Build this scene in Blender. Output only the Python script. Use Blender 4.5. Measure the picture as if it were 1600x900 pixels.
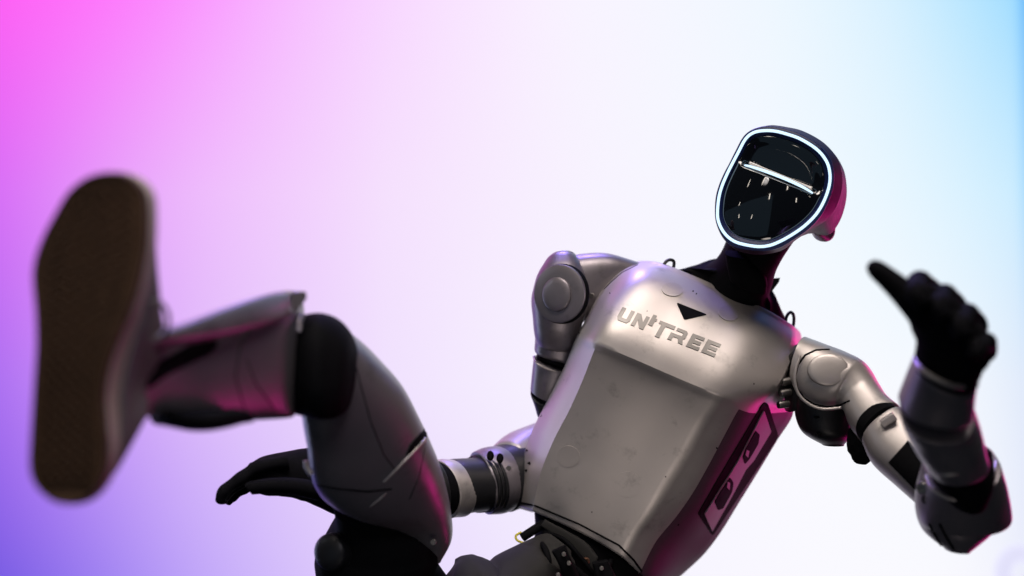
import bpy, bmesh, math, random
from mathutils import Vector, Matrix
from mathutils.bvhtree import BVHTree
from mathutils.geometry import tessellate_polygon
random.seed(7)
R = math.radians
for o in list(bpy.data.objects): bpy.data.objects.remove(o)
scn = bpy.context.scene
COL = scn.collection

# ------------------------------------------------------------ camera, world, lamps, exposure
LENS = 50.0
K = 36.0 / LENS / 1600.0                   # metres per reference unit at one metre
CAM = Vector((0, 0, 1.05))
ROT = Matrix.Rotation(R(92), 3, 'X')      # camera pitched up by two degrees
def W(x, y, d):
    """point of the place measured from the tripod: x right, y down (sight units), d metres ahead"""
    return CAM + ROT @ Vector(((x - 800) * K * d, (450 - y) * K * d, -d))
def D(v): return (ROT @ Vector(v)).normalized()      # direction: right, up, towards camera

cd = bpy.data.cameras.new('camera'); cam = bpy.data.objects.new('camera', cd); COL.objects.link(cam)
cam.location = CAM; cam.rotation_euler = (R(92), 0, 0)
cd.lens = LENS; cd.sensor_width = 36; cd.clip_end = 60; cd.clip_start = .05
cd.dof.use_dof = True; cd.dof.focus_distance = 2.13; cd.dof.aperture_fstop = 1.5
scn.camera = cam
scn.view_settings.view_transform = 'Standard'; scn.view_settings.look = 'None'
scn.view_settings.exposure = 0; scn.view_settings.gamma = 1
w = bpy.data.worlds.new('World'); scn.world = w; w.use_nodes = True
w.node_tree.nodes['Background'].inputs[0].default_value = (.022, .026, .036, 1)
w.node_tree.nodes['Background'].inputs[1].default_value = .5

def lamp(name, pos, target, power, color, sx, sy=None, spread=180):
    l = bpy.data.lights.new(name, 'AREA'); l.energy = power; l.color = color
    l.shape = 'RECTANGLE'; l.size = sx; l.size_y = sy or sx; l.spread = R(spread)
    o = bpy.data.objects.new(name, l); COL.objects.link(o)
    o.location = pos; o.rotation_euler = (target - pos).to_track_quat('-Z', 'Y').to_euler()
    return o
TGT = W(1030, 600, 2.15)
def near(x, y, z): return CAM + ROT @ Vector((x, y, -z))    # metres right, up, ahead of the camera
lamp('key_lamp', near(.55, 2.3, 1.15), W(1060, 540, 2.15), 8.5, (1, .88, .80), 1.7, 1.1, 60)
def spot(name, pos, target, power, color, half, blend, rad):
    l = bpy.data.lights.new(name, 'SPOT'); l.energy = power; l.color = color; l.spot_size = R(half * 2); l.spot_blend = blend; l.shadow_soft_size = rad
    o = bpy.data.objects.new(name, l); COL.objects.link(o); o.location = pos; o.rotation_euler = (target - pos).to_track_quat('-Z', 'Y').to_euler()
spot('front_spot', near(-.6, 1.5, -.9), W(1040, 640, 2.15), 13, (1, .91, .87), 8, .6, .16)
spot('added_low_fill', near(.25, -1.1, .8), W(1000, 690, 2.15), 17, (1, .87, .79), 15, .8, .3)  # added fill from below, brightens the lower torso panel
lamp('added_violet_rim', near(.15, 2.0, 3.4), W(1450, 680, 1.75), 5, (.32, .24, 1), .4, .6, 50)  # added behind the robot for a violet rim on the forearm
spot('added_leg_fill', near(.12, 1.0, .05), W(450, 610, 1.7), 42, (.95, .90, 1), 13, .8, .25)  # added front fill that lifts the kicking leg
lamp('added_magenta_fill', near(1.45, -1.0, 2.85), W(1160, 740, 2.25), .6, (1, .01, .34), .4, .6, 70)  # added second magenta source, strengthens the colour on the flank
lamp('leg_lamp', near(-.55, 2.1, .95), W(440, 600, 1.7), 3.0, (1, .90, .80), .7, .5, 60)
spot('left_spot', near(-1.45, .5, 1.9), W(850, 700, 2.2), 16, (.80, .88, 1), 10, .8, .25)
lamp('magenta_lamp', near(1.62, -.2, 3.65), TGT, 11, (1, .01, .30), .4, 1.2)
lamp('left_lamp', near(-1.6, -.2, 3.1), W(860, 650, 2.2), 6.5, (.72, .82, 1), .5, 1.6)
lamp('added_visor_fill', near(-1.9, -.35, -1.1), W(1200, 300, 2.1), 4.2, (.46, .74, 1), 4.2, 3.0)  # added area lamp: slate reflection in the visor, some fill on the leg
for i in range(16):                                        # the small strip lights of the hall's ceiling rig
    x = -1.9 + (i % 4) * 1.25 + .3 * math.sin(i * 2.3); y = 2.6 - (i // 4) * .75 + .2 * math.cos(i * 1.7)
    lamp('rig_light', near(x, y, -1.2 - .4 * math.sin(i * 3.1)), W(1200, 300, 2.1), .30, (1, .88, .76), .035, .22)

# ------------------------------------------------------------ materials
def lin(c):
    f = lambda u: (u / 12.92 if u <= .04045 else ((u + .055) / 1.055) ** 2.4)
    return tuple(f(v / 255) for v in c) + (1,)
def pbr(name, col, rough, metal=0, noise=.0, nscale=60, bump=.0, bscale=400, coat=0, spec=.5, dirt=0, dirtcol=(.03, .03, .03), rvar=.08):
    m = bpy.data.materials.new(name); m.use_nodes = True; nt = m.node_tree; b = nt.nodes['Principled BSDF']
    b.inputs['Base Color'].default_value = (*col, 1); b.inputs['Roughness'].default_value = rough
    b.inputs['Metallic'].default_value = metal; b.inputs['Coat Weight'].default_value = coat
    b.inputs['Specular IOR Level'].default_value = spec
    tc = nt.nodes.new('ShaderNodeTexCoord')
    n = nt.nodes.new('ShaderNodeTexNoise'); n.inputs['Scale'].default_value = nscale; n.inputs['Detail'].default_value = 6
    nt.links.new(tc.outputs['Object'], n.inputs['Vector'])
    if noise:
        mx = nt.nodes.new('ShaderNodeMix'); mx.data_type = 'RGBA'
        mx.inputs[6].default_value = tuple(c * (1 - noise) for c in col) + (1,)
        mx.inputs[7].default_value = tuple(min(1, c * (1 + noise)) for c in col) + (1,)
        nt.links.new(n.outputs['Fac'], mx.inputs[0]); out = mx.outputs[2]
        if dirt:
            n2 = nt.nodes.new('ShaderNodeTexNoise'); n2.inputs['Scale'].default_value = 22; n2.inputs['Detail'].default_value = 9; n2.inputs['Roughness'].default_value = .7
            nt.links.new(tc.outputs['Object'], n2.inputs['Vector'])
            mr = nt.nodes.new('ShaderNodeMapRange'); mr.inputs[1].default_value = .57; mr.inputs[2].default_value = .70; mr.inputs[4].default_value = dirt
            nt.links.new(n2.outputs['Fac'], mr.inputs[0])
            m2 = nt.nodes.new('ShaderNodeMix'); m2.data_type = 'RGBA'; m2.inputs[7].default_value = (*dirtcol, 1)
            nt.links.new(mr.outputs[0], m2.inputs[0]); nt.links.new(out, m2.inputs[6]); out = m2.outputs[2]
        nt.links.new(out, b.inputs['Base Color'])
    mr = nt.nodes.new('ShaderNodeMapRange'); mr.inputs[3].default_value = max(0, rough - rvar); mr.inputs[4].default_value = rough + rvar
    nt.links.new(n.outputs['Fac'], mr.inputs[0]); nt.links.new(mr.outputs[0], b.inputs['Roughness'])
    if bump:
        n3 = nt.nodes.new('ShaderNodeTexNoise'); n3.inputs['Scale'].default_value = bscale; n3.inputs['Detail'].default_value = 3
        nt.links.new(tc.outputs['Object'], n3.inputs['Vector'])
        bp = nt.nodes.new('ShaderNodeBump'); bp.inputs['Strength'].default_value = bump; bp.inputs['Distance'].default_value = .0006
        nt.links.new(n3.outputs['Fac'], bp.inputs['Height']); nt.links.new(bp.outputs[0], b.inputs['Normal'])
    return m
def emit(name, col, s):
    m = bpy.data.materials.new(name); m.use_nodes = True; nt = m.node_tree; b = nt.nodes['Principled BSDF']
    b.inputs['Base Color'].default_value = (.02, .02, .02, 1)
    b.inputs['Emission Color'].default_value = (*col, 1); b.inputs['Emission Strength'].default_value = s
    return m
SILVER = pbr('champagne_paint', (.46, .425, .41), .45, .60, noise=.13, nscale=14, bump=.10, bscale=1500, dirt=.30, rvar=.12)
SILVER_SHADED = pbr('shaded_champagne_paint', (.215, .195, .215), .40, .66, noise=.12, nscale=14, bump=.1, bscale=1500, dirt=.3)  # same champagne paint, with the limbs' shade put into the base colour
BLACK = pbr('black_plastic', (.011, .011, .013), .42, noise=.2, bump=.15, bscale=900, spec=.35)
MATTE = pbr('black_rubber', (.005, .005, .006), .7, noise=.2, bump=.3, bscale=500, spec=.03)
GLOVE = pbr('black_glove_knit', (.004, .004, .006), .85, noise=.3, bump=.6, bscale=700, spec=.1)
LED_HALO = pbr('navy_led_halo', (.006, .012, .060), .4, noise=.1, spec=.2)  # blue halo of the LED ring painted as base colour
HEADP = pbr('black_satin_head', (.022, .018, .030), .5, noise=.15, bump=.08, spec=.08)  # slight blue of the ring's halo mixed into the black
SIDE = pbr('charcoal_side_plastic', (.065, .04, .055), .55, 0, noise=.15, nscale=20, bump=.1, spec=.2)
GLASS = pbr('visor_glass', (.003, .004, .006), .03, rvar=.01, coat=1, spec=.6)
STEEL = pbr('bolt_steel', (.24, .23, .22), .42, 1, noise=.1)
LETTER = pbr('brushed_letter_metal', (.11, .105, .10), .34, .7, noise=.25, nscale=120)
PAD = pbr('sensor_pad', (.43, .395, .38), .46, .6, noise=.06)
PANEL = pbr('vent_panel_plastic', (.24, .15, .20), .5, .2, noise=.1, nscale=30)
GUM = pbr('gum_rubber', (.060, .032, .017), .8, noise=.25, nscale=30, bump=.8, bscale=220, spec=.2)
FOX = pbr('cream_foxing', (.46, .39, .33), .7, noise=.15, nscale=20, bump=.2)
CANVAS = pbr('grey_canvas', (.16, .145, .14), .9, noise=.2, bump=.7, bscale=900)
CLOTH = pbr('charcoal_sleeve_fabric', (.009, .0085, .008), .85, noise=.3, nscale=20, bump=.6, bscale=900)
YELLOW = pbr('yellow_cable', (.55, .48, .03), .35, noise=.1)
LED = emit('white_led', (.58, .80, 1.0), 1.45)

# ------------------------------------------------------------ helpers
def finish(name, bm, mat, parent, sharp=38, smooth=True):
    bmesh.ops.recalc_face_normals(bm, faces=bm.faces)
    me = bpy.data.meshes.new(name)
    base = parent.get('_b') if parent is not None else None
    bm.to_mesh(me); bm.free()
    if smooth:
        me.shade_smooth(); me.set_sharp_from_angle(angle=R(sharp))
    me.materials.append(mat)
    o = bpy.data.objects.new(name, me); COL.objects.link(o)
    if parent is not None:
        o.parent = parent; o.matrix_parent_inverse = parent_world(parent).inverted()
    return o
def parent_world(p):
    m = Matrix.Translation(p.location)
    return m if p.parent is None else parent_world(p.parent) @ p.matrix_parent_inverse @ m
def crom(a, b, c, d, t):
    return .5 * ((2 * b) + (c - a) * t + (2 * a - 5 * b + 4 * c - d) * t * t + (3 * b - a - 3 * c + d) * t ** 3)
def interp(rows, steps):
    if steps <= 1: return rows
    out = []
    for i in range(len(rows) - 1):
        a = rows[max(i - 1, 0)]; b = rows[i]; c = rows[i + 1]; d = rows[min(i + 2, len(rows) - 1)]
        for s in range(steps):
            t = s / steps; out.append([crom(a[k], b[k], c[k], d[k], t) for k in range(len(b))])
    out.append(list(rows[-1])); return out
def skin_rings(bm, rings, cap0=True, cap1=True, closed=True):
    vr = [[bm.verts.new(p) for p in r] for r in rings]
    n = len(rings[0]); m = n if closed else n - 1
    for a, b in zip(vr, vr[1:]):
        for i in range(m):
            j = (i + 1) % n; bm.faces.new((a[i], a[j], b[j], b[i]))
    for flag, r in ((cap0, vr[0]), (cap1, vr[-1])):
        if flag:
            c = bm.verts.new(sum((v.co for v in r), Vector()) / n)
            for i in range(n): bm.faces.new((r[i], r[(i + 1) % n], c))
    return vr
def limb(name, secs, mat, parent, n=40, e=2.3, steps=5, bev=.12, wrinkle=0, wf=40, sharp=38, caps=True, vd=0):
    """limb shell lofted through sections (left x, y, right x, y, depth, half thickness[, depth difference right-left])"""
    secs = [list(s) + [0] * (7 - len(s)) for s in secs]
    rows = interp(secs, steps)
    cen, wv = [], []
    for s in rows:
        L = W(s[0], s[1], s[4] - s[6] / 2); Rr = W(s[2], s[3], s[4] + s[6] / 2)
        cen.append((L + Rr) / 2); wv.append((Rr - L) / 2)
    rings = []
    for i, s in enumerate(rows):
        ax = cen[min(i + 1, len(rows) - 1)] - cen[max(i - 1, 0)]
        dv = wv[i].cross(ax)
        if dv.length < 1e-9: dv = D((0, 0, 1))
        dv = dv.normalized() * s[5]
        if dv.dot(D((0, 0, 1))) < 0: dv = -dv
        if vd: dv = (dv.normalized() * (1 - vd) + D((0, 0, 1)) * vd).normalized() * s[5]
        ring = []
        for k in range(n):
            a = 2 * math.pi * k / n; c, sn = math.cos(a), math.sin(a)
            p = cen[i] + wv[i] * (math.copysign(abs(c) ** (2 / e), c)) + dv * (math.copysign(abs(sn) ** (2 / e), sn))
            ring.append(p)
        rings.append(ring)
    if bev and caps:
        def endcap(ring, nxt):
            c = sum(ring, Vector()) / n; c2 = sum(nxt, Vector()) / n; ax = (c - c2).normalized()
            rad = sum(((p - c).length for p in ring)) / n; res = []
            for f in (.35, .75, 1.0):
                a = f * math.pi / 2
                res.append([c + (p - c) * (1 - bev * (1 - math.cos(a))) + ax * rad * bev * math.sin(a) for p in ring])
            return res
        a = endcap(rings[0], rings[1]); b = endcap(rings[-1], rings[-2])
        rings = a[::-1] + rings + b
    bm = bmesh.new(); skin_rings(bm, rings, caps, caps)
    if wrinkle:
        from mathutils import noise
        for v in bm.verts:
            d = noise.noise(v.co * wf) + .5 * noise.noise(v.co * wf * 2.3)
            v.co += Vector((d, noise.noise(v.co * wf + Vector((9, 2, 4))), d * .5)) * wrinkle
    return finish(name, bm, mat, parent, sharp)
def tube(name, pts, rad, mat, parent, n=12, closed=False, smooth=4, px=True, taper=None):
    P = [W(*p) if px else Vector(p) for p in pts]
    if smooth > 1:
        m = len(P); out = []
        for i in range(m if closed else m - 1):
            g = (lambda k: P[k % m]) if closed else (lambda k: P[min(max(k, 0), m - 1)])
            for s in range(smooth): out.append(crom(g(i - 1), g(i), g(i + 1), g(i + 2), s / smooth))
        if not closed: out.append(P[-1])
        P = out
    m = len(P); rings = []; ref = None
    for i in range(m):
        t = (P[(i + 1) % m] - P[i - 1]) if closed else (P[min(i + 1, m - 1)] - P[max(i - 1, 0)])
        t.normalize()
        if ref is None: ref = t.orthogonal()
        u = (ref - t * ref.dot(t)).normalized(); v = t.cross(u); ref = u
        r = rad * (taper(i / (m - 1)) if taper else 1)
        rings.append([P[i] + (u * math.cos(2 * math.pi * k / n) + v * math.sin(2 * math.pi * k / n)) * r for k in range(n)])
    bm = bmesh.new()
    if closed:
        vr = [[bm.verts.new(p) for p in r] for r in rings]
        best = min(range(n), key=lambda s: (rings[0][s] - rings[-1][0]).length)
        for i in range(m):
            a = vr[i]; b = vr[(i + 1) % m]; sh = best if i == m - 1 else 0
            for k in range(n): bm.faces.new((a[k], a[(k + 1) % n], b[(k + 1 + sh) % n], b[(k + sh) % n]))
    else: skin_rings(bm, rings)
    return finish(name, bm, mat, parent, 60)
def lathe(name, c, ax, prof, mat, parent, n=48, up=None, sy=1.0, sharp=32):
    """turned piece: profile of (radius, height along axis)"""
    ax = ax.normalized(); u = (up or D((0, 1, 0))); u = (u - ax * u.dot(ax)).normalized(); v = ax.cross(u)
    rings = [[c + (v * math.cos(2 * math.pi * k / n) + u * sy * math.sin(2 * math.pi * k / n)) * r + ax * h for k in range(n)] for r, h in prof]
    bm = bmesh.new(); skin_rings(bm, rings); return finish(name, bm, mat, parent, sharp)
def dome(r, h, s=.25):      # flat-topped button profile
    return [(r, -h), (r, h * .2), (r * .985, h * .55), (r * .95, h * .8), (r * .88, h * .95), (r * .6, h * (1 + s * .7)), (r * .3, h * (1 + s)), (.0005, h * (1 + s * 1.1))]
def bvh_of(*obs):
    vs, fs = [], []
    for o in obs:
        b = len(vs); vs += [v.co.copy() for v in o.data.vertices]; fs += [[b + i for i in p.vertices] for p in o.data.polygons]
    return BVHTree.FromPolygons(vs, fs)
def hit(bvh, x, y, fallback=2.2):
    d = (W(x, y, 1) - CAM).normalized(); h = bvh.ray_cast(CAM, d)
    if h[0] is None: 
        p = W(x, y, fallback); h = bvh.find_nearest(p); return h[0], h[1] if h[1].dot(d) < 0 else -h[1]
    nn = h[1] if h[1].dot(d) < 0 else -h[1]
    return h[0], nn
def round_poly(pts, r, seg=4):
    out = []; n = len(pts)
    for i in range(n):
        a, b, c = Vector(pts[i - 1]), Vector(pts[i]), Vector(pts[(i + 1) % n])
        l = min(r, (a - b).length * .45, (c - b).length * .45)
        p = b + (a - b).normalized() * l; q = b + (c - b).normalized() * l
        for s in range(seg + 1):
            t = s / seg; out.append(tuple(p * (1 - t) ** 2 + b * 2 * t * (1 - t) + q * t * t))
    return out
def plate(name, poly, bvh, h, mat, parent, depth=.002, step=5.0, edge=.0006, smooth=False):
    """raised (or recessed, h<0 not used) plate laid on a curved shell, following its curvature"""
    bm = bmesh.new()
    vs = [bm.verts.new((p[0], p[1], 0)) for p in poly]
    tris = tessellate_polygon([[Vector((p[0], p[1], 0)) for p in poly]])
    for t in tris:
        try: bm.faces.new([vs[i] for i in t])
        except ValueError: pass
    for _ in range(5):
        es = [e for e in bm.edges if e.calc_length() > step]
        if not es: break
        bmesh.ops.subdivide_edges(bm, edges=es, cuts=1); bmesh.ops.triangulate(bm, faces=bm.faces)
    nav = Vector(); loc = {}
    for v in bm.verts:
        p, nn = hit(bvh, v.co.x, v.co.y); loc[v] = p; nav += nn
    nav.normalize()
    for v in bm.verts: v.co = loc[v] + nav * h
    bed = [e for e in bm.edges if e.is_boundary]
    g = bmesh.ops.extrude_edge_only(bm, edges=bed)
    for v in [x for x in g['geom'] if isinstance(x, bmesh.types.BMVert)]: v.co -= nav * (h + depth)
    return finish(name, bm, mat, parent, 35)
def line(name, pts, bvh, rad, mat, parent, lift=0.0, taper=None):
    P = []
    for a, b in zip(pts, pts[1:]):
        m = max(2, int(math.hypot(a[0] - b[0], a[1] - b[1]) / 6))
        for s in range(m):
            t = s / m; P.append((a[0] + (b[0] - a[0]) * t, a[1] + (b[1] - a[1]) * t))
    P.append(pts[-1])
    Q = []
    for p in P:
        h = hit(bvh, *p); Q.append(h[0] + h[1] * lift)
    return tube(name, Q, rad, mat, parent, n=8, smooth=1, px=False, taper=taper)
def circ(cx, cy, rx, ry=None, n=32, rot=0):
    ry = ry or rx; c, s = math.cos(rot), math.sin(rot)
    return [(cx + rx * math.cos(a) * c - ry * math.sin(a) * s, cy + rx * math.cos(a) * s + ry * math.sin(a) * c) for a in [2 * math.pi * k / n for k in range(n)]]
def tag(o, label, cat, kind=None):
    if label: o['label'] = label
    if cat: o['category'] = cat
    if kind: o['kind'] = kind
def bolt(x, y, d, r, parent, ax=(0, 0, 1), mat=None, name='bolt'):
    c = W(x, y, d)
    return lathe(name, c, D(ax), [(r, -r), (r, r * .3), (r * .85, r * .5), (r * .5, r * .5), (r * .45, r * .1), (.0003, r * .1)], mat or STEEL, parent, n=14)

# ------------------------------------------------------------ stage screen
SD = 4.3
def screen():
    x0, x1, z0, z1 = -4.2, 2.9, -.6, 4.6
    bm = bmesh.new(); uv = bm.loops.layers.uv.new('UVMap')
    nx, nz = 12, 8
    def ref(p):
        q = ROT.transposed() @ (p - CAM); d = -q.z; return (q.x / (K * d) + 800, 450 - q.y / (K * d))
    V = [[bm.verts.new((x0 + (x1 - x0) * i / nx, SD, z0 + (z1 - z0) * j / nz)) for i in range(nx + 1)] for j in range(nz + 1)]
    px_at = lambda p: ((ref(Vector((p.x, SD, 1.8)))[0]), (4.0 - 0) and ref(Vector((0, SD, p.z)))[1])
    for j in range(nz):
        for i in range(nx):
            f = bm.faces.new((V[j][i], V[j][i + 1], V[j + 1][i + 1], V[j + 1][i]))
            for l in f.loops:
                a, b = px_at(l.vert.co); l[uv].uv = ((a + 800) / 3200, b / 900)
    back = bmesh.ops.extrude_face_region(bm, geom=list(bm.faces))
    for v in back['geom']:
        if isinstance(v, bmesh.types.BMVert): v.co.y += .08
    m = bpy.data.materials.new('led_screen_glow'); m.use_nodes = True; nt = m.node_tree; nt.nodes.clear()
    out = nt.nodes.new('ShaderNodeOutputMaterial'); em = nt.nodes.new('ShaderNodeEmission'); nt.links.new(em.outputs[0], out.inputs[0])
    uvn = nt.nodes.new('ShaderNodeUVMap'); uvn.uv_map = 'UVMap'; sp = nt.nodes.new('ShaderNodeSeparateXYZ'); nt.links.new(uvn.outputs[0], sp.inputs[0])
    rows = [(-200, [(-500, (240, 60, 225)), (0, (255, 90, 245)), (300, (252, 130, 255)), (600, (248, 200, 255)), (900, (249, 238, 255)), (1200, (225, 241, 255)), (1400, (190, 230, 255)), (1600, (120, 205, 255)), (1660, (45, 110, 215)), (2100, (12, 34, 90))]),
            (0, [(-500, (240, 70, 230)), (0, (255, 98, 246)), (150, (254, 116, 251)), (300, (250, 148, 255)), (450, (247, 188, 255)), (600, (248, 214, 255)), (750, (249, 232, 255)), (900, (250, 244, 255)), (1200, (241, 249, 255)), (1400, (218, 241, 255)), (1585, (160, 224, 255)), (1604, (110, 190, 255)), (1680, (40, 110, 215)), (2100, (12, 38, 95))]),
            (300, [(-500, (190, 80, 235)), (0, (219, 108, 248)), (150, (228, 150, 250)), (300, (238, 186, 252)), (450, (242, 205, 253)), (600, (245, 223, 253)), (900, (249, 244, 255)), (1200, (245, 250, 255)), (1400, (234, 247, 255)), (1585, (206, 238, 255)), (1606, (160, 218, 255)), (1700, (60, 130, 220)), (2100, (14, 40, 100))]),
            (600, [(-500, (110, 80, 225)), (0, (176, 108, 243)), (150, (202, 150, 248)), (300, (223, 186, 251)), (450, (230, 205, 252)), (600, (240, 224, 254)), (900, (249, 246, 255)), (1200, (251, 251, 255)), (1400, (248, 250, 255)), (1600, (238, 246, 255)), (1680, (90, 140, 225)), (2100, (18, 40, 105))]),
            (900, [(-500, (75, 65, 210)), (0, (120, 88, 228)), (150, (155, 124, 241)), (300, (191, 163, 249)), (450, (213, 191, 251)), (600, (229, 210, 252)), (900, (245, 240, 255)), (1200, (250, 249, 255)), (1400, (250, 250, 255)), (1600, (249, 249, 255)), (1700, (120, 140, 230)), (2100, (20, 36, 110))])]
    prev = None
    for k, (y, cols) in enumerate(rows):
        r = nt.nodes.new('ShaderNodeValToRGB'); r.color_ramp.interpolation = 'B_SPLINE'
        while len(r.color_ramp.elements) < len(cols): r.color_ramp.elements.new(.5)
        for e, (x, c) in zip(r.color_ramp.elements, cols): e.position = (x + 800) / 3200
        for e, (x, c) in zip(r.color_ramp.elements, cols): e.color = lin(c)
        nt.links.new(sp.outputs[0], r.inputs[0])
        if prev is None: prev = r.outputs[0]
        else:
            mr = nt.nodes.new('ShaderNodeMapRange'); mr.inputs[1].default_value = rows[k - 1][0] / 900; mr.inputs[2].default_value = y / 900
            nt.links.new(sp.outputs[1], mr.inputs[0])
            mx = nt.nodes.new('ShaderNodeMix'); mx.data_type = 'RGBA'
            nt.links.new(mr.outputs[0], mx.inputs[0]); nt.links.new(prev, mx.inputs[6]); nt.links.new(r.outputs[0], mx.inputs[7]); prev = mx.outputs[2]
    nt.links.new(prev, em.inputs[0]); em.inputs[1].default_value = 1.0
    o = finish('led_screen', bm, m, None, smooth=False)
    tag(o, 'big glowing stage screen fading from magenta and violet to white and pale blue', 'screen')
    tm = emit('lilac_ring_glow', lin((228, 227, 252))[:3], .98)
    c = ROT.transposed() @ Vector((0, 0, 0))
    d = SD / math.cos(R(8)) * .99
    # the blurred lilac ring shown at the lower right of the screen
    def onscr(x, y):
        v = W(x, y, 1) - CAM; return CAM + v * ((SD - .012) / v.y)
    pts = [onscr(*p) for p in circ(1594, 896, 27, 32, 28)]
    ring = tube('printed_ring', pts, .026, tm, o, n=8, closed=True, smooth=1, px=False)
screen()

# ------------------------------------------------------------ the robot
robot = bpy.data.objects.new('humanoid_robot', None); COL.objects.link(robot)
robot.location = Vector((W(860, 900, 2.2).x, W(860, 900, 2.2).y, 0.62))
robot.empty_display_size = .2
tag(robot, 'silver and black humanoid robot kicking one foot in a sneaker towards the viewer', 'robot')

# ---- torso shell
rows = [
 # L           a           b            c            d            e            f            g        depth
 [(986,413),(1003,409),(1030,414),(1094,440),(1146,464),(1199,489),(1241,514),(1251,525), 2.215],
 [(961,432),(975,424),(1003,430),(1070,462),(1130,487),(1188,511),(1242,536),(1253,541), 2.165],
 [(936,462),(946,458),(970,468),(1045,500),(1110,527),(1170,549),(1233,568),(1246,567), 2.130],
 [(917,497),(925,499),(948,509),(1023,542),(1088,571),(1145,593),(1212,606),(1238,600), 2.103],
 [(904,521),(911,526),(934,537),(1007,568),(1069,595),(1126,618),(1176,636),(1240,630), 2.096],
 [(898,533),(906,539),(928,549),(1000,580),(1061,607),(1117,629),(1168,650),(1238,650), 2.102],
 [(883,570),(892,577),(912,590),(980,617),(1040,640),(1095,662),(1150,686),(1215,687), 2.120],
 [(856,624),(866,630),(889,642),(945,664),(1010,688),(1068,712),(1124,735),(1183,740), 2.140],
 [(834,668),(844,674),(866,686),(925,709),(985,735),(1040,757),(1100,778),(1152,790), 2.155],
 [(816,718),(827,723),(846,735),(905,757),(962,783),(1014,803),(1074,812),(1126,832), 2.168],
 [(808,755),(819,759),(838,768),(890,790),(942,814),(992,834),(1040,852),(1100,866), 2.178],
 [(804,785),(815,789),(833,796),(882,817),(930,841),(974,868),(1014,902),(1066,898), 2.186],
]
off = [.125, .068, .022, .008, .002, 0.0, .036, .195]
def cen_cr(P, i, t, closed, sharp=()):
    """centripetal Catmull-Rom through uneven points"""
    n = len(P); g = (lambda k: P[k % n]) if closed else (lambda k: P[k] if 0 <= k < n else (P[0] * 2 - P[1] if k < 0 else P[-1] * 2 - P[-2]))
    p0, p1, p2, p3 = g(i - 1), g(i), g(i + 1), g(i + 2)
    for c, w_ in sharp:
        if i == c: p0 = p0.lerp(p1 * 2 - p2, w_)
        if i + 1 == c: p3 = p3.lerp(p2 * 2 - p1, w_)
    t0 = 0; t1 = t0 + max(1e-5, (p1 - p0).length ** .5); t2 = t1 + max(1e-5, (p2 - p1).length ** .5); t3 = t2 + max(1e-5, (p3 - p2).length ** .5)
    u = t1 + (t2 - t1) * t
    a1 = p0 * ((t1 - u) / (t1 - t0)) + p1 * ((u - t0) / (t1 - t0)); a2 = p1 * ((t2 - u) / (t2 - t1)) + p2 * ((u - t1) / (t2 - t1)); a3 = p2 * ((t3 - u) / (t3 - t2)) + p3 * ((u - t2) / (t3 - t2))
    b1 = a1 * ((t2 - u) / (t2 - t0)) + a2 * ((u - t0) / (t2 - t0)); b2 = a2 * ((t3 - u) / (t3 - t1)) + a3 * ((u - t1) / (t3 - t1))
    return b1 * ((t2 - u) / (t2 - t1)) + b2 * ((u - t1) / (t2 - t1))
def torso():
    cage = []
    for ri, r in enumerate(rows):
        d = r[8]; ring = []
        for k in range(8):
            dd = off[k]
            if ri >= 5 and k in (3, 4): dd += .004
            ring.append(W(r[k][0], r[k][1], d + dd))
        gx, gy = r[7]; lx, ly = r[0]; back = d + .275
        ring.append(W(gx - 12, gy + 2, back - .02)); ring.append(W(gx - 50, gy - 15, back + .01))
        ring.append(W((gx + lx) / 2, (gy + ly) / 2, back + .03)); ring.append(W(lx + 45, ly + 18, back - .01))
        cage.append(ring)
    N = 12; SV, SU = 6, 6
    cols = []
    for k in range(N):
        P = [c[k] for c in cage]; out = []
        for i in range(len(P) - 1):
            for q in range(SV): out.append(cen_cr(P, i, q / SV, False, ((4, .8 if 1 < k < 7 else 0),)))
        out.append(P[-1]); cols.append(out)
    rings = []
    for j in range(len(cols[0])):
        P = [c[j] for c in cols]; w_ = min(1, max(0, (j / SV - 3.5) / 1.5)) * .9; sp_ = ((2, w_), (5, w_), (6, .75 * (1 - w_)), (7, w_))
        rings.append([cen_cr(P, i, q / SU, True, sp_) for i in range(N) for q in range(SU)])
    n = len(rings[0]); dn = D((-.42, -.9, 0))
    c0 = sum(rings[0], Vector()) / n; cb = sum(rings[-1], Vector()) / n
    top = [[p.lerp(c0, f) - dn * h for p in rings[0]] for f, h in ((.10, .003), (.05, .005), (.015, .0025))]
    bot = [[p.lerp(cb, f) + dn * h for p in rings[-1]] for f, h in ((.006, .002), (.02, .003), (.05, .002), (.08, -.03))]
    rings = top + rings + bot
    bm = bmesh.new(); vr = skin_rings(bm, rings, True, True)
    bm.faces.ensure_lookup_table()
    dark = set()
    nf = 0
    for a in range(len(rings) - 1):
        for i in range(n):
            col = i / SU; row = (a - 3) / SV
            if (col >= 7.0 and col < 11.6) or (row > 4.5 and 5.66 <= col < 7.0): bm.faces[nf].material_index = 1  # charcoal also covers the chamfer's outer third, painting in its shade
            nf += 1
    o = finish('torso_shell', bm, SILVER, robot, 40); o.data.materials.append(SIDE)
    return o
torso_o = torso()
TB = bvh_of(torso_o)
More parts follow.
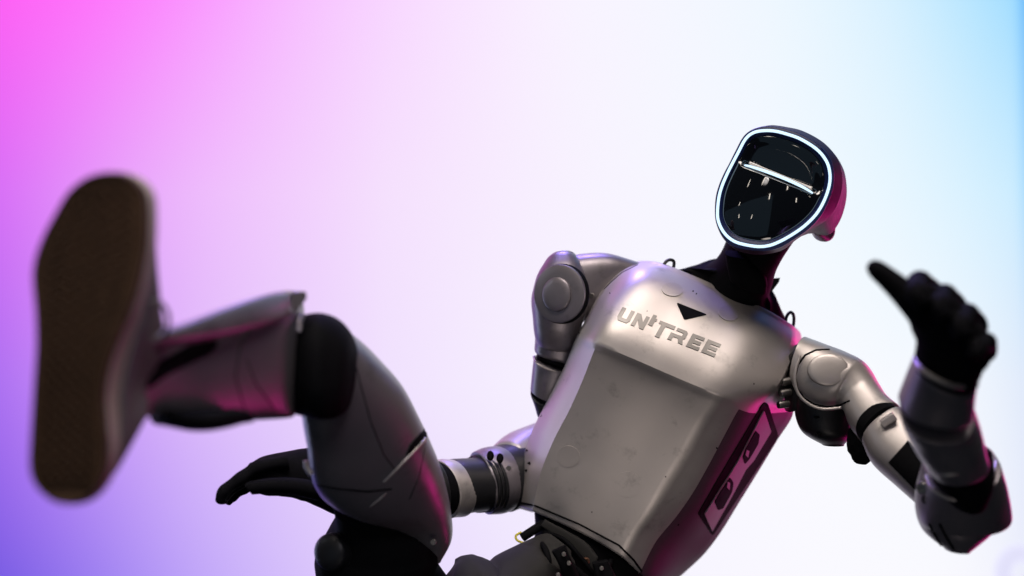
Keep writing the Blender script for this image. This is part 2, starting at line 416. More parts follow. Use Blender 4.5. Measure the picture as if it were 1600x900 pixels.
# letters of the chest wordmark
A = Vector((962, 499)); B = Vector((1118, 559))               # baseline
U = Vector((13, -23)) * .86                                    # slanted cap height
def lp(u, v): return tuple(A + (B - A) * u + U * v)
def stroke_letter(polys, k):
    for p in polys: pass
def letter(polys):
    bm_objs = None
    bm = bmesh.new()
    for poly in polys:
        pts = [lp(*q) for q in poly]
        sub = bmesh.new()
        vs = [sub.verts.new((p[0], p[1], 0)) for p in pts]
        for t in tessellate_polygon([[Vector((p[0], p[1], 0)) for p in pts]]):
            try: sub.faces.new([vs[i] for i in t])
            except ValueError: pass
        for _ in range(3):
            es = [e for e in sub.edges if e.calc_length() > 8]
            if not es: break
            bmesh.ops.subdivide_edges(sub, edges=es, cuts=1); bmesh.ops.triangulate(sub, faces=sub.faces)
        nav = Vector()
        for v in sub.verts:
            p, nn = hit(TB, v.co.x, v.co.y); v.co = p; nav += nn
        nav.normalize()
        for v in sub.verts: v.co += nav * .0011
        g = bmesh.ops.extrude_edge_only(sub, edges=[e for e in sub.edges if e.is_boundary])
        for v in [x for x in g['geom'] if isinstance(x, bmesh.types.BMVert)]: v.co -= nav * .003
        me = bpy.data.meshes.new('t'); sub.to_mesh(me); sub.free(); bm.from_mesh(me); bpy.data.meshes.remove(me)
    return finish('letter', bm, LETTER, torso_o, 30)
s = .030                                                      # stroke width along the baseline
def E(x, w=.125):
    return [[(x, 0), (x + w, 0), (x + w, .24), (x + .045, .24), (x + .045, .38), (x + w * .92, .38), (x + w * .92, .62), (x + .045, .62), (x + .045, .76), (x + w, .76), (x + w, 1), (x, 1)]]
letter([[(0, .22), (.02, 0), (.105, 0), (.125, .2), (.125, .96), (.088, .96), (.088, .26), (.038, .26), (.038, .96), (0, .96)]])
letter([[(.148, 0), (.186, 0), (.186, .52), (.235, 0), (.275, 0), (.275, .96), (.238, .96), (.238, .48), (.188, .96), (.148, .96)]])
letter([[(.288, .45), (.333, .45), (.333, .80), (.345, .86), (.345, 1.02), (.326, 1.02), (.326, 1.24), (.288, 1.24)]])
letter([[(.400, -.14), (.445, -.14), (.445, .76), (.530, .76), (.530, 1.02), (.372, 1.02), (.372, .80), (.400, .80)]])
letter([[(.515, 0), (.555, 0), (.555, .30), (.600, .30), (.622, 0), (.668, 0), (.643, .36), (.662, .46), (.662, .86), (.640, .99), (.550, .99), (.550, .78), (.622, .76), (.622, .53), (.515, .53)]])
letter(E(.700)); letter(E(.852, .135))
plate('chest_triangle', round_poly([(1057, 473), (1105, 492), (1069, 500)], 3), TB, .0012, MATTE, torso_o, step=9)
for c in ((1050, 453, 16.5, 10.5), (1139, 490, 16.5, 11.5)):
    plate('sensor_pad', circ(*c, rot=.12), TB, .0014, PAD, torso_o, step=7)
plate('sensor_pad', circ(888, 713, 18, 16.5), TB, .0007, PAD, torso_o, step=7)
plate('sensor_pad', circ(980, 757, 22, 20), TB, .0003, SILVER, torso_o, step=7)
line('seam', [(944, 452), (957, 439), (972, 426), (996, 414)], TB, .0012, MATTE, torso_o, lift=-.0003)
line('rim_groove', [(806, 784), (836, 790), (905, 819), (967, 852), (990, 875), (1003, 893)], TB, .0018, MATTE, torso_o, lift=-.0004)

rc = random.Random(3)
for (x, y, r_) in ((845,649,2.6),(823,704,1.6),(827,724,2.8),(822,735,2.0),(811,768,2.6),(808,776,1.8),(905,520,1.2),(953,458,1.1),(1011,486,1.0),(1120,700,1.6),(1060,820,1.5),(1178,600,1.2),(870,590,1.0),(1040,745,1.0),(925,800,1.0),(1083,455,1.4),(1088,459,1.2)):
    plate('paint_chip', [(x + r_ * rc.uniform(.5, 1.2) * math.cos(a), y + 1.3 * r_ * rc.uniform(.5, 1.2) * math.sin(a)) for a in [k * math.pi / 4 for k in range(8)]], TB, .0002, MATTE, torso_o, step=9, depth=.0005)
# ---- side vent panel (on the robot's flank)
def quad3(pts): return [W(*p) for p in pts]
def prism(name, pts, th, mat, parent, bev=0, sharp=30, nrm=None):
    P = [W(*p) if not isinstance(p, Vector) else p for p in pts]
    c = sum(P, Vector()) / len(P); nn = nrm
    if nn is None:
        nn = Vector()
        for i in range(len(P)): nn += (P[i] - c).cross(P[(i + 1) % len(P)] - c)
        nn.normalize()
        if nn.dot(CAM - c) < 0: nn = -nn
    bm = bmesh.new(); a = [bm.verts.new(p) for p in P]; b = [bm.verts.new(p - nn * th) for p in P]
    bm.faces.new(a); bm.faces.new(b[::-1]); n = len(P)
    for i in range(n): bm.faces.new((a[i], a[(i + 1) % n], b[(i + 1) % n], b[i]))
    if bev: bmesh.ops.bevel(bm, geom=[e for e in bm.edges], offset=bev, segments=2, affect='EDGES')
    return finish(name, bm, mat, parent, sharp)
plate('vent_recess', round_poly([(1193, 628), (1199, 630), (1216, 682), (1113, 837), (1090, 802), (1140, 716)], 4), TB, .0012, MATTE, torso_o, step=12)
plate('vent_panel', round_poly([(1192, 640), (1203, 673), (1176, 718), (1163, 733), (1157, 745), (1144, 770), (1111, 829), (1099, 802), (1140, 738), (1152, 718)], 2), TB, .003, PANEL, torso_o, step=10)
plate('vent_opening', round_poly([(1178, 671), (1184, 677), (1182, 691), (1168, 715), (1161, 723), (1158, 712), (1162, 700)], 2), TB, .0042, MATTE, torso_o, step=10)
plate('vent_opening', round_poly([(1138, 744), (1143, 752), (1141, 766), (1127, 792), (1119, 795), (1114, 782), (1122, 768)], 2), TB, .0042, MATTE, torso_o, step=10)
plate('vent_bar', [(1163, 700), (1167, 702), (1165, 712), (1161, 708)], TB, .0052, PANEL, torso_o, step=10)
plate('vent_bar', [(1133, 750), (1137, 752), (1136, 763), (1132, 759)], TB, .0052, PANEL, torso_o, step=10)

# ---- collar and neck
limb('collar', [(1046,430, 1120,462, 2.24,.02,.0),(1060,432, 1165,480, 2.25,.035),(1085,430, 1200,490, 2.26,.045)], MATTE, robot, e=2.2, bev=0)
nk = limb('neck', [(1030,440,1236,550,2.30,.06),(1052,429,1238,528,2.29,.065),(1078,426,1222,503,2.28,.07),(1098,423,1205,482,2.27,.07),(1113,413,1202,462,2.26,.065),(1124,400,1208,440,2.25,.062),(1131,387,1213,420,2.24,.062),(1137,372,1222,400,2.23,.062),(1145,352,1240,372,2.22,.06)], MATTE, robot, e=2.1, steps=6)
limb('neck_pad', [(1133,396,1168,402,2.176,.012),(1136,415,1196,432,2.188,.016),(1140,432,1198,455,2.20,.016)], MATTE, nk, e=3)
prism('neck_tab', [(1200,436,2.27),(1219,434,2.27),(1217,441,2.27),(1205,457,2.27),(1198,470,2.27)], .02, BLACK, robot)
def hoop(pts, d, name='lifting_ring'): return tube(name, [(x, y, d + k * .004) for k, (x, y) in enumerate(pts)], .0026, BLACK, robot, closed=True, smooth=5)
hoop([(1035,423),(1039,411),(1046,406),(1053,409),(1051,421),(1043,429)], 2.24)
hoop([(1228,508),(1229,495),(1235,488),(1240,493),(1240,506),(1236,517)], 2.27)
for q in ((1044, 422, 2.235), (1233, 510, 2.265)):
    lathe('ring_socket', W(*q), D((.4, .9, 0)), [(.006, -.012), (.006, .001), (.005, .002), (.0005, .002)], BLACK, robot, n=20)

# ---- head
LEDP = [(1195,204),(1178,207),(1165,217),(1153,239),(1144,256),(1136,272),(1128,291),(1123,310),(1121,335),(1124,350),(1131,363),(1141,373),(1155,380),(1181,385),(1200,384),(1217,378),(1237,367),(1257,353),(1275,335),(1287,315),(1295,293),(1297,275),(1294,258),(1287,245),(1277,234),(1263,224),(1246,215),(1228,209),(1212,205)]
OUT1 = [(1195,197),(1176,202),(1161,214),(1148,238),(1139,256),(1131,271),(1123,290),(1118,310),(1117,336),(1120,352),(1127,368),(1137,380),(1153,388),(1181,392),(1202,392),(1222,386),(1243,373),(1262,360),(1281,341),(1294,318),(1302,295),(1304,274),(1301,255),(1293,240),(1282,228),(1266,217),(1248,208),(1230,202),(1212,198)]
OUT2 = [(1200,196),(1180,201),(1164,212),(1150,236),(1141,256),(1134,272),(1126,292),(1122,310),(1121,334),(1124,352),(1131,370),(1141,384),(1156,393),(1181,398),(1204,396),(1224,390),(1245,374),(1268,358),(1290,345),(1306,324),(1315,298),(1316,274),(1310,251),(1300,236),(1287,223),(1270,212),(1250,203),(1232,199),(1214,196)]
OUT3 = [(1212,197),(1190,204),(1175,214),(1160,236),(1152,256),(1146,272),(1140,292),(1137,308),(1138,322),(1144,334),(1152,344),(1164,352),(1180,356),(1205,355),(1228,352),(1245,352),(1262,358),(1278,366),(1294,367),(1306,356),(1317,334),(1323,305),(1321,275),(1313,254),(1300,236),(1284,221),(1264,210),(1246,203),(1228,199)]
OUT4 = [(1222,212),(1205,216),(1192,224),(1182,240),(1176,256),(1172,272),(1168,288),(1168,300),(1170,312),(1176,322),(1184,330),(1194,336),(1206,340),(1222,340),(1238,340),(1252,342),(1266,346),(1278,352),(1288,352),(1296,344),(1304,328),(1308,304),(1306,278),(1300,260),(1290,244),(1276,232),(1260,222),(1248,216),(1235,212)]
# depth of the slanting face plane
def fd(x, y): return 2.085 + (1297 - x) * .00018 + (300 - y) * .00012
def ring3(pts, dd, sc=1.0, c=(1208, 292), sm=4):
    out = []
    n = len(pts); f = lambda k: Vector(pts[k % n])
    for i in range(n):
        for s_ in range(sm):
            p = crom(f(i - 1), f(i), f(i + 1), f(i + 2), s_ / sm)
            x = c[0] + (p.x - c[0]) * sc; y = c[1] + (p.y - c[1]) * sc
            out.append(W(x, y, fd(x, y) + dd))
    return out
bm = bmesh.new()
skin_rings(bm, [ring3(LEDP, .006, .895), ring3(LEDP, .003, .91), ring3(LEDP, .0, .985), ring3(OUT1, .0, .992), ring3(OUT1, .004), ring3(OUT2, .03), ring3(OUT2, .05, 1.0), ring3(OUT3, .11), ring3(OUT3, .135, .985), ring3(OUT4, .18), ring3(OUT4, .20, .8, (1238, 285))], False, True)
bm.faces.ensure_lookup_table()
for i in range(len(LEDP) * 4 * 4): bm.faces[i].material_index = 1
head = finish('head', bm, HEADP, robot, 70); head.data.materials.append(LED_HALO)
tube('light_ring', [(x, y, fd(x, y) - .0005) for x, y in LEDP], .0022, LED, head, closed=True, smooth=4)
# face: brow recess above, bulging visor below a ledge
b0, b1 = Vector((1162, 258)), Vector((1270, 302)); bd = (b1 - b0).normalized(); bn = Vector((bd.y, -bd.x))   # bn points up
def face_pts(sc, centre):
    out = []; n = len(LEDP); f = lambda k: Vector(LEDP[k % n])
    for i in range(n):
        for s_ in range(6):
            p = crom(f(i - 1), f(i), f(i + 1), f(i + 2), s_ / 6); out.append(Vector(centre) + (p - Vector(centre)) * sc)
    return out
def sst(a, b, x): t = min(1, max(0, (x - a) / (b - a))); return t * t * (3 - 2 * t)
FC = (1206, 290); NR = 90
def face_depth(q, sc):
    v = (q - b0).dot(bn); ed = sst(0, .25, .915 - sc)
    low = -.014 * max(0, 1 - (sc / .915) ** 2) ** .75
    up = .010 * ed * (1 - .75 * sst(0, 70, v))
    return .004 + low + (up - low) * sst(-3, 9, v)
rings = []
for j in range(NR):
    sc = .915 * (1 - j / NR); ring = []
    for q in face_pts(sc, FC): ring.append(W(q.x, q.y, fd(q.x, q.y) + face_depth(q, sc)))
    rings.append(ring)
bm = bmesh.new(); skin_rings(bm, rings, False, True)
face = finish('visor', bm, GLASS, head, 60)
FB = bvh_of(face)
bp_ = []
for x, y in [(1163,258),(1172,260),(1185,264),(1200,269),(1216,275),(1233,282),(1250,290),(1261,296),(1270,302)]:
    h = FB.ray_cast(CAM, (W(x, y, 1) - CAM).normalized()); h2 = FB.ray_cast(CAM, (W(x - 2.5, y + 6, 1) - CAM).normalized())
    dd = min(-(ROT.transposed() @ (q[0] - CAM)).z for q in (h, h2) if q[0] is not None)
    bp_.append((x, y, dd - .001))
tube('eye_light_bar', bp_, .0023, LED, head, smooth=6, taper=lambda t: .35 + .65 * max(0, math.sin(math.pi * min(1, max(0, t)))) ** .5)
limb('ear_pod', [(1270,346,1294,356,2.2,.018),(1268,355,1305,362,2.22,.02)], SILVER_SHADED, head, e=2.2)

# ---- arm on the photograph's left
ua = limb('upper_arm', [(856,413,902,410,2.26,.030),(848,420,907,417,2.255,.038),(840,431,913,430,2.25,.046),(834,448,917,448,2.245,.05),(830,470,918,480,2.245,.052),(833,500,909,507,2.25,.05),(836,524,908,530,2.27,.042),(835,545,906,563,2.275,.038)], SILVER_SHADED, robot, e=2.5, bev=.16)
limb('shoulder_bridge', [(876,402,900,512,2.285,.05),(905,397,918,498,2.285,.05),(938,395,936,482,2.29,.05),(966,401,958,470,2.30,.05),(1000,411,985,462,2.31,.05)], SILVER_SHADED, robot, e=3.2, bev=.05)
ca = D((-.46, .04, .89))
lathe('cap_groove', W(877, 459, 2.194), ca, dome(.0447, .0065, .02), MATTE, robot, sy=1.04)
lathe('shoulder_cap', W(877, 459, 2.194), ca, [(.0432, -.01), (.0432, .007), (.0426, .0086), (.040, .0096), (.03, .0108), (.0005, .0115)], SILVER_SHADED, robot, sy=1.04, n=72)
lathe('cap_button', W(871, 460, 2.186), ca, [(.0240, -.01), (.0240, .0035), (.0235, .0045), (.022, .0055), (.014, .0070), (.0005, .0075)], SILVER_SHADED, robot, sy=1.10)
bolt(925, 462, 2.235, .004, robot, (-.4, 0, 1))
limb('elbow_link', [(840,540,902,560,2.275,.03),(838,560,898,578,2.275,.03)], MATTE, robot, bev=.02)
la = limb('lower_arm_sleeve', [(834,558,900,584,2.275,.036),(831,585,892,609,2.28,.036),(829,606,884,628,2.285,.034)], SILVER_SHADED, robot, bev=.03)
tube('sleeve_rim', [(834,557,2.265),(838,567,2.243),(852,575,2.238),(872,581,2.243),(890,583,2.255)], .0018, SILVER, la)
limb('elbow_housing', [(830,608,880,628,2.29,.034),(838,628,875,640,2.30,.034),(843,642,885,650,2.31,.036),(850,660,905,690,2.33,.04),(850,700,905,740,2.34,.04)], BLACK, robot)
fa = limb('forearm_shell', [(860,655,855,760,2.37,.045),(835,664,832,755,2.345,.045),(810,674,810,748,2.32,.042),(792,687,797,742,2.30,.036)], SILVER, robot, e=2.1, bev=.25)
limb('forearm_core', [(835,680,830,800,2.34,.05),(800,690,812,795,2.305,.052),(775,697,797,800,2.29,.054)], BLACK, robot, e=2, bev=.1)
limb('clamp_ring', [(771,697,796,798,2.288,.052),(758,699,783,803,2.276,.0535),(744,705,764,804,2.268,.053)], SILVER_SHADED, robot, e=2, bev=.03)
for (x, y) in ((766, 712), (781, 716)): lathe('clamp_slot', W(x, y, 2.225), D((-.25, .35, .9)), dome(.0052, .003), MATTE, robot, n=18, sy=1.5)
bolt(795, 731, 2.235, .004, robot)
wr = limb('wrist_motor', [(760,706,775,800,2.27,.050),(742,711,762,801,2.262,.049),(740,715,758,799,2.258,.047),(706,717,727,803,2.235,.0465),(698,720,716,806,2.23,.045)], BLACK, robot, e=2, steps=4, bev=.02)
for q in ((758,707,774,800,2.268),(752,709,768,800,2.265),(746,711,762,800,2.262)):
    limb('motor_rib', [(q[0]+1,q[1]-1,q[2]+1,q[3]+1,q[4],.0515),(q[0]-2,q[1]-1,q[2]-2,q[3]+1,q[4]-.002,.0515)], BLACK, wr, e=2, steps=2, bev=.02)
limb('wrist_band', [(702,718,722,808,2.233,.0475),(690,717,708,809,2.222,.0475),(681,719,700,811,2.215,.0475)], SILVER, robot, e=2, bev=.03)
limb('wrist_band', [(684,722,700,806,2.214,.044),(660,724,672,806,2.19,.044)], MATTE, robot, e=2, bev=.03)
limb('cuff', [(672,715,682,815,2.20,.046),(600,700,600,815,2.15,.046),(545,695,545,812,2.11,.045)], BLACK, robot, e=2)
hl = limb('hand', [(560,694,552,815,2.12,.030),(520,696,520,803,2.09,.030),(480,700,485,787,2.07,.030),(445,706,448,776,2.055,.029),(412,713,415,774,2.045,.026),(395,722,398,768,2.04,.022)], GLOVE, robot, e=2.2, wrinkle=.0012, wf=70, bev=.35)
def finger(pts, r, parent, tp=.25):
    """bent finger: knuckles swell between the joints"""
    n = len(pts) - 1
    return tube('finger', pts, r, GLOVE, parent, n=14, smooth=12, taper=lambda t: (1 - tp * t) * (1 + .07 * math.cos(t * n * 2 * math.pi)) * math.sqrt(max(.02, 1 - max(0, (t - .88) / .12) ** 2)))
finger([(450,722,2.03),(405,730,2.02),(376,748,2.01),(350,768,2.00),(344,787,2.0)], .0108, hl)
finger([(450,738,2.05),(402,742,2.045),(372,755,2.04),(350,775,2.035),(347,787,2.03)], .0112, hl)
finger([(450,748,2.07),(405,752,2.07),(380,762,2.065),(362,775,2.06),(352,786,2.06)], .0112, hl)
finger([(450,730,2.09),(405,736,2.09),(380,746,2.09),(360,762,2.09),(350,775,2.09)], .0100, hl)
tube('thumb', [(500,768,2.03),(460,760,2.01),(425,759,2.0),(395,762,2.0),(388,765,2.0)], .0135, GLOVE, hl, n=14, smooth=6, taper=lambda t: (1 - .35 * t) * math.sqrt(max(.02, 1 - max(0, (t - .88) / .12) ** 2)))

# ---- arm on the photograph's right
limb('shoulder_gap_ring', [(1222,560,1256,540,2.20,.04),(1228,600,1252,600,2.20,.04),(1228,640,1255,625,2.20,.04)], BLACK, robot)
for (x, y) in ((1226, 596), (1224, 614), (1221, 632)):
    lathe('joint_pin', W(x, y, 2.165), D((-.9, -.1, .4)), [(.006, -.012), (.006, .004), (.005, .006), (.0004, .006)], STEEL, robot, n=18)
limb('shoulder_motor', [(1242,590,1322,605,2.17,.045),(1242,625,1326,635,2.17,.048),(1245,655,1328,662,2.17,.048),(1257,678,1327,680,2.17,.044),(1284,694,1318,694,2.17,.02)], BLACK, robot, e=2.2, steps=6)
for (x, y) in ((1276, 652), (1279, 679)): lathe('motor_slot', W(x, y, 2.124), D((0, 0, 1)), dome(.0045, .002), MATTE, robot, n=16, sy=.4)
ur = limb('upper_arm', [(1261,527,1241,600,2.155,.045),(1288,537,1254,627,2.145,.052),(1322,550,1284,637,2.135,.055),(1352,567,1311,637,2.125,.052),(1372,597,1322,648,2.11,.046),(1388,622,1328,667,2.09,.042),(1407,638,1343,687,2.07,.040)], SILVER, robot, e=2.3, bev=.05, steps=7)
UB = bvh_of(ur)
cr_ = D((-.22, .22, .95))
line('cap_groove', [(1296,546),(1275,547),(1258,555),(1247,570),(1243,588),(1246,606),(1256,621),(1272,631),(1292,635),(1312,633),(1328,626)], UB, .0017, MATTE, ur, lift=-.0003)
lathe('cap_button', W(1294, 578, 2.0885), D((-.08, .22, .97)), [(.0300, -.02), (.0300, .001), (.0296, .0024), (.028, .0036), (.024, .0047), (.012, .0058), (.0005, .006)], SILVER, robot, sy=.80)
tube('cap_rim', [(1250,556,2.10),(1242,585,2.095),(1246,612,2.095),(1262,630,2.092),(1285,639,2.09),(1314,637,2.09)], .0022, SILVER, robot)
limb('arm_gap', [(1400,637,1342,684,2.065,.034),(1412,644,1352,695,2.05,.034)], MATTE, robot, bev=.02)
limb('arm_tab', [(1374,657,1382,668,2.005,.006),(1394,644,1402,655,2.000,.006)], SILVER, robot, e=4, bev=.02)
lw = limb('upper_arm_sleeve', [(1415,644,1349,696,2.05,.040),(1442,668,1362,722,2.03,.042),(1468,698,1396,754,2.005,.042),(1495,735,1436,790,1.98,.040)], SILVER, robot, e=2.4, bev=.04)
LB = bvh_of(lw)
plate('sleeve_window', [(1388,723),(1419,688),(1445,720),(1440,765),(1432,768)], LB, .001, MATTE, lw, step=9)
limb('arm_connector', [(1328,668,1366,690,2.10,.02),(1326,692,1358,706,2.09,.02),(1338,708,1358,722,2.08,.014)], MATTE, robot, wrinkle=.002, wf=120)
limb('elbow_joint', [(1440,745,1480,720,1.96,.03),(1438,790,1500,790,1.94,.03)], BLACK, robot)
el = limb('elbow_shell', [(1448,744,1558,716,1.83,.052,.0),(1438,768,1570,752,1.85,.056),(1432,790,1577,786,1.87,.056),(1436,815,1573,806,1.88,.052),(1452,838,1545,832,1.88,.042),(1478,858,1513,860,1.88,.025)], SILVER_SHADED, robot, e=2.3, bev=.06, steps=6)
tube('elbow_rim', [(1447,744,1.815),(1456,762,1.785),(1478,777,1.775),(1503,781,1.772),(1530,772,1.776),(1550,750,1.79),(1557,722,1.82)], .0028, SILVER, el)
limb('elbow_core', [(1452,725,1548,705,1.80,.036),(1458,750,1550,738,1.80,.048),(1474,772,1538,764,1.81,.046)], MATTE, robot, e=2.0)
bolt(1441, 762, 1.84, .008, robot, (-.5, 0, .85)); bolt(1447, 780, 1.84, .006, robot, (-.5, 0, .85), BLACK)
for x in (1466, 1482): line('elbow_seam', [(x - 14, 818), (x - 4, 838), (x + 8, 858)], bvh_of(el), .0022, MATTE, el, lift=-.0002)
fr = limb('forearm', [(1406,640,1524,648,1.70,.046),(1410,662,1531,664,1.72,.047),(1424,692,1537,690,1.74,.047),(1448,732,1538,706,1.76,.044)], SILVER_SHADED, robot, e=2.3, bev=.05)
fc = limb('wrist_cuff', [(1428,560,1527,600,1.655,.042),(1417,592,1523,618,1.67,.043),(1405,628,1519,640,1.685,.044)], SILVER_SHADED, robot, e=2.3, bev=.05)
tube('cuff_rim', [(1429,561,1.645),(1440,577,1.618),(1466,594,1.607),(1495,604,1.612),(1526,601,1.64)], .0032, SILVER, fc)
tube('forearm_rim', [(1449,733,1.745),(1475,742,1.715),(1505,736,1.712),(1530,720,1.725),(1538,706,1.745)], .0028, SILVER, fr)
hr = limb('hand', [(1432,575,1527,598,1.645,.030),(1430,558,1530,588,1.64,.032),(1432,535,1537,570,1.635,.034),(1424,510,1547,532,1.63,.036),(1418,485,1530,500,1.625,.034),(1416,460,1498,468,1.62,.030),(1422,446,1465,452,1.62,.024)], GLOVE, robot, e=2.2, wrinkle=.0015, wf=70, bev=.25)
tube('thumb', [(1452,502,1.62),(1428,474,1.60),(1405,451,1.60),(1382,431,1.60),(1357,411,1.60)], .0155, GLOVE, hr, n=16, smooth=14, taper=lambda t: (1.25 - .62 * t) * math.sqrt(max(.02, 1 - max(0, (t - .82) / .18) ** 2)))
for pts, r in (([(1470,500,1.66),(1455,458,1.65),(1437,442,1.62),(1432,458,1.585),(1446,478,1.58)], .0145),
               ([(1490,520,1.66),(1492,480,1.65),(1476,462,1.62),(1468,478,1.585),(1478,500,1.58)], .0140),
               ([(1505,545,1.66),(1524,510,1.65),(1511,492,1.62),(1500,508,1.585),(1506,528,1.58)], .0140),
               ([(1510,570,1.66),(1540,550,1.65),(1541,535,1.62),(1527,545,1.59),(1520,560,1.585)], .0120)):
    finger(pts, r, hr, .12)
limb('hand_heel', [(1500,600,1545,560,1.64,.024),(1505,575,1552,535,1.64,.024)], GLOVE, hr, e=2, wrinkle=.001)

# ---- pelvis, hips, standing leg
limb('waist', [(835,800,1010,890,2.27,.07),(835,840,1000,930,2.27,.07),(820,900,980,985,2.27,.08),(800,980,960,1040,2.28,.08)], MATTE, robot, e=2.6)
limb('waist_strut', [(845,822,852,812,2.20,.006),(900,862,912,845,2.195,.007),(925,893,934,870,2.19,.007)], CLOTH, robot, e=4, bev=.05)
bolt(916, 877, 2.18, .0055, robot, mat=pbr('copper_screw', (.16, .08, .05), .5, .8, noise=.1), name='copper_screw')
bolt(861, 871, 2.17, .0055, robot); bolt(863, 891, 2.17, .004, robot); bolt(873, 886, 2.17, .003, robot)
tube('yellow_cable', [(814,832,2.22),(806,837,2.21),(808,844,2.2),(818,848,2.195),(830,848,2.2)], .0018, YELLOW, robot)
tube('cable', [(816,840,2.2),(828,832,2.2),(850,818,2.21)], .007, MATTE, robot)
limb('hip_cover', [(845,835,900,930,2.19,.05),(812,850,868,950,2.17,.06),(785,864,840,980,2.15,.07),(762,880,800,1010,2.14,.075),(738,868,770,1040,2.13,.075),(716,875,735,1060,2.12,.07),(694,905,700,1070,2.12,.06)], CLOTH, robot, e=2.2, wrinkle=.010, wf=26, steps=8)
limb('standing_thigh', [(790,960,1000,1010,2.25,.07),(800,1100,960,1110,2.27,.07),(810,1250,940,1250,2.30,.065)], SILVER_SHADED, robot)
hp = limb('hip_joint', [(522,790,652,790,2.0,.045),(524,812,676,818,2.02,.06),(508,840,692,846,2.04,.07),(494,862,688,870,2.05,.075),(494,885,682,893,2.06,.075),(505,915,700,920,2.08,.075),(560,980,760,985,2.12,.075),(620,1040,840,1040,2.18,.07)], MATTE, robot, e=2.3, steps=6)
lathe('hip_cap', W(520, 862, 1.985), D((-.45, .1, .9)), dome(.026, .012, .4), BLACK, robot)
bolt(677, 847, 1.965, .0045, robot)

for pts, r_ in (([(850,832,2.2),(880,842,2.17),(905,868,2.16),(930,900,2.17)], .0035),([(838,842,2.19),(852,858,2.13),(858,885,2.12),(850,915,2.13)], .0045),
               ([(880,855,2.18),(886,875,2.14),(905,895,2.14),(930,915,2.15)], .0055),([(955,875,2.2),(950,890,2.18),(958,912,2.17)], .004)):
    tube('cable', pts, r_, MATTE, robot)
limb('hip_bracket', [(862,862,884,852,2.10,.010),(872,880,892,872,2.10,.012),(880,905,905,900,2.11,.012)], MATTE, robot, e=4, bev=.05)
limb('hip_bracket', [(925,880,950,876,2.15,.010),(930,905,962,900,2.15,.012)], MATTE, robot, e=4, bev=.05)
for q in ((889,880),(881,866),(940,888),(872,898)): bolt(q[0], q[1], 2.085 if q[0] < 900 else 2.135, .0032, robot)

# ---- kicking leg
th = limb('thigh_shell', [(470,636,536,512,1.80,.060),(475,668,566,536,1.82,.066),(481,700,592,562,1.84,.070),(485,732,628,604,1.87,.074),(494,758,655,655,1.90,.076),(515,780,682,716,1.94,.076),(556,800,697,764,1.98,.070),(606,812,705,808,2.02,.058),(640,840,706,842,2.04,.045),(668,872,690,874,2.05,.028)], SILVER_SHADED, robot, e=2.7, bev=.05, steps=7, vd=.8)
HB = bvh_of(th)
line('panel_bevel', [(664,686),(640,712),(618,735),(600,753)], HB, .0030, SILVER, th, taper=lambda t: 1 - .5 * t)
plate('panel_slot', round_poly([(664,668),(667,682),(645,706),(634,712),(640,696)], 3), HB, .0012, MATTE, th, step=8)
line('panel_seam', [(490,757),(530,764),(575,768),(612,764)], HB, .0016, MATTE, th, lift=-.0004)
line('panel_seam', [(553,560),(566,610),(580,660),(600,710),(618,735)], HB, .0010, BLACK, th, lift=-.0004)
line('panel_bevel', [(604,770),(592,781),(578,792)], HB, .0018, SILVER, th, taper=lambda t: .3 + .7 * math.sin(math.pi * t))
line('panel_seam', [(640,780),(655,745),(664,700)], HB, .0010, BLACK, th, lift=-.0004)
tube('thigh_clip', [(479,720,1.80),(480,730,1.80),(487,741,1.80)], .004, SILVER, th)
kn = limb('knee_joint', [(462,498,460,646,1.76,.050),(478,491,478,650,1.74,.056),(503,489,503,655,1.73,.058),(528,499,527,652,1.74,.056),(547,520,544,637,1.75,.050),(558,550,556,595,1.77,.035)], MATTE, robot, e=2.6, steps=6, vd=1, bev=.03)
tube('knee_edge', [(470,496,1.71),(466,506,1.70),(468,520,1.695)], .0055, SILVER_SHADED, robot)
sh = limb('shin_shell', [(471,470,460,648,1.715,.040),(462,457,456,652,1.70,.046),(446,454,440,654,1.68,.052),(410,461,405,656,1.645,.055),(350,481,352,658,1.585,.054),(312,496,312,657,1.545,.050),(275,511,272,654,1.50,.044),(248,519,245,652,1.47,.040),(222,528,220,650,1.44,.036),(196,536,196,645,1.425,.034)], SILVER_SHADED, robot, e=2.5, bev=.02, steps=7, vd=1)
SB = bvh_of(sh)
prism('shin_tip', [(440,455,1.66),(468,454,1.675),(485,456,1.68),(478,466,1.68),(470,482,1.675),(452,500,1.66),(435,480,1.65)], .02, SILVER_SHADED, robot, bev=.003)
limb('shin_ridge', [(222,522,222,556,1.415,.022),(262,512,262,544,1.44,.024),(300,500,305,536,1.475,.024),(352,480,362,524,1.53,.022),(412,461,424,505,1.60,.020),(452,457,456,490,1.655,.014)], SILVER_SHADED, sh, e=2.1, bev=.1, vd=1)
plate('shin_slot', round_poly([(225,578),(300,536),(330,524),(341,536),(330,552),(262,585),(228,610)], 8), SB, .001, MATTE, sh, step=10)
limb('calf_guard', [(250,640,256,664,1.48,.03),(300,640,302,674,1.50,.032),(338,640,344,671,1.53,.032),(362,644,362,662,1.56,.028)], MATTE, robot, e=2.6)
line('shin_seam', [(385,650),(368,590),(375,540),(392,515)], SB, .0012, BLACK, sh, lift=-.0004)
line('shin_seam', [(385,560),(400,600),(430,640)], SB, .0010, BLACK, sh, lift=-.0004)

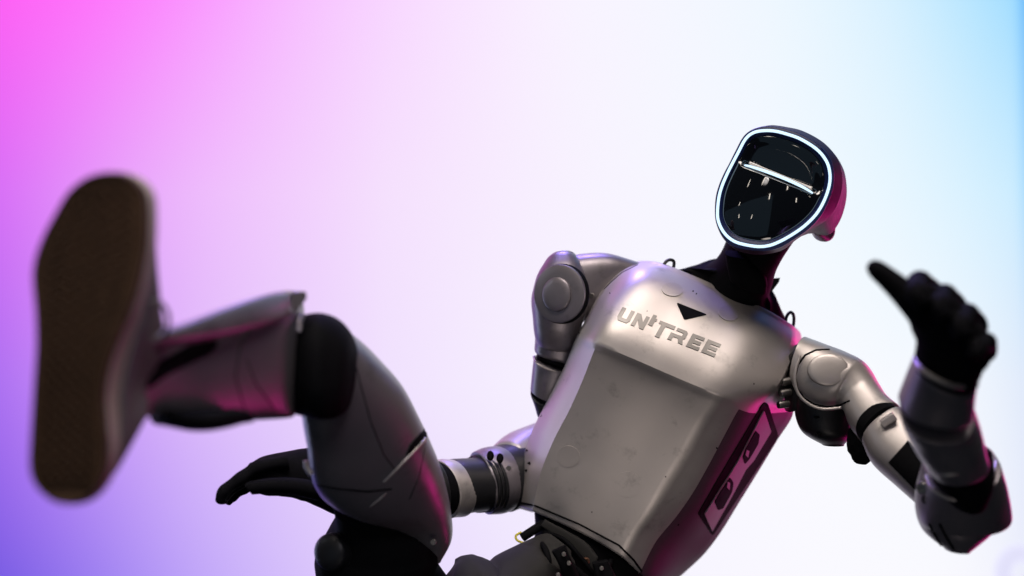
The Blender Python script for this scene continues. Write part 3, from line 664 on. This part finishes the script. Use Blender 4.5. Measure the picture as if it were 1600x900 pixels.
# ---- sneaker, sole towards the camera
SOLE = [(172,269),(195,273),(214,286),(225,307),(227,340),(226,375),(221,410),(212,450),(199,490),(185,522),(172,555),(163,590),(160,625),(163,660),(166,695),(163,730),(152,757),(134,778),(112,788),(88,786),(68,774),(52,755),(45,730),(46,690),(49,640),(52,590),(55,540),(54,490),(51,455),(50,425),(56,395),(68,365),(84,335),(103,303),(126,282),(149,272)]
def sdep(y): return 1.300 + (530 - y) * .00006
def cont(fx, fy, dd, sc=(1, 1), c=(138, 530), right=None):
    n = len(SOLE); out = []; f = lambda k: Vector(SOLE[k % n])
    for i in range(n):
        for s_ in range(3):
            p = crom(f(i - 1), f(i), f(i + 1), f(i + 2), s_ / 3)
            x = c[0] + (p.x - c[0]) * sc[0] + fx; y = c[1] + (p.y - c[1]) * sc[1] + fy
            if right: x += right(p.x, p.y)
            out.append(W(x, y, sdep(y) + dd))
    return out
bm = bmesh.new(); skin_rings(bm, [cont(0, 0, .002, (.94, .975)), cont(0, 0, 0, (.985, .994)), cont(1, 0, .003), cont(7, 0, .014)], True, True)
sole = finish('shoe_sole', bm, GUM, robot, 60)
SOB = bvh_of(sole)
def rt(px_, py_): return max(0, (px_ - 120) / 100) * (3 + 33 * math.exp(-((py_ - 600) / 88) ** 2))
bm = bmesh.new(); skin_rings(bm, [cont(6, 0, .012, (.99, .995)), cont(8, 0, .015, (1.005, 1.002)), cont(13, 0, .026, (1.0, 1.0), right=lambda a, b: .3 * rt(a, b)), cont(18, 0, .040, (.985, .995), right=lambda a, b: .7 * rt(a, b)), cont(20, 0, .043, (.95, .98), right=lambda a, b: .7 * rt(a, b))], True, True)
finish('shoe_foxing', bm, FOX, robot, 60)
bm = bmesh.new(); skin_rings(bm, [cont(20, 0, .038, (.95, .97), right=rt), cont(25, 2, .06, (.88, .92), right=rt), cont(38, 8, .08, (.72, .84), right=rt), cont(60, 25, .10, (.55, .62)), cont(75, 45, .12, (.45, .42)), cont(84, 52, .14, (.40, .32))], True, True)
upper = finish('shoe_upper', bm, CANVAS, robot, 60)
tube('shoelace', [(212,522,1.40),(220,494,1.385),(234,472,1.38),(254,476,1.385),(264,500,1.40),(256,526,1.41)], .0022, CANVAS, upper)
# shallow tread grooves, real bars standing on the sole
for k in range(26):
    y = 300 + k * 18
    xs = [p for p in range(46, 232, 3)]
    def inside(x):
        c = False; n = len(SOLE)
        for i in range(n):
            x1, y1 = SOLE[i]; x2, y2 = SOLE[(i + 1) % n]
            if (y1 > y) != (y2 > y) and x < (x2 - x1) * (y - y1) / (y2 - y1) + x1: c = not c
        return c
    ins = [x for x in xs if inside(x)]
    if len(ins) > 8:
        a, b = ins[0] + 12, ins[-1] - 12
        m = 9; pts = [(a + (b - a) * t / m, y + (4 if t % 2 else -4), sdep(y) + .0005) for t in range(m + 1)]
        tube('tread_bar', pts, .0016, GUM, sole, n=6, smooth=1)
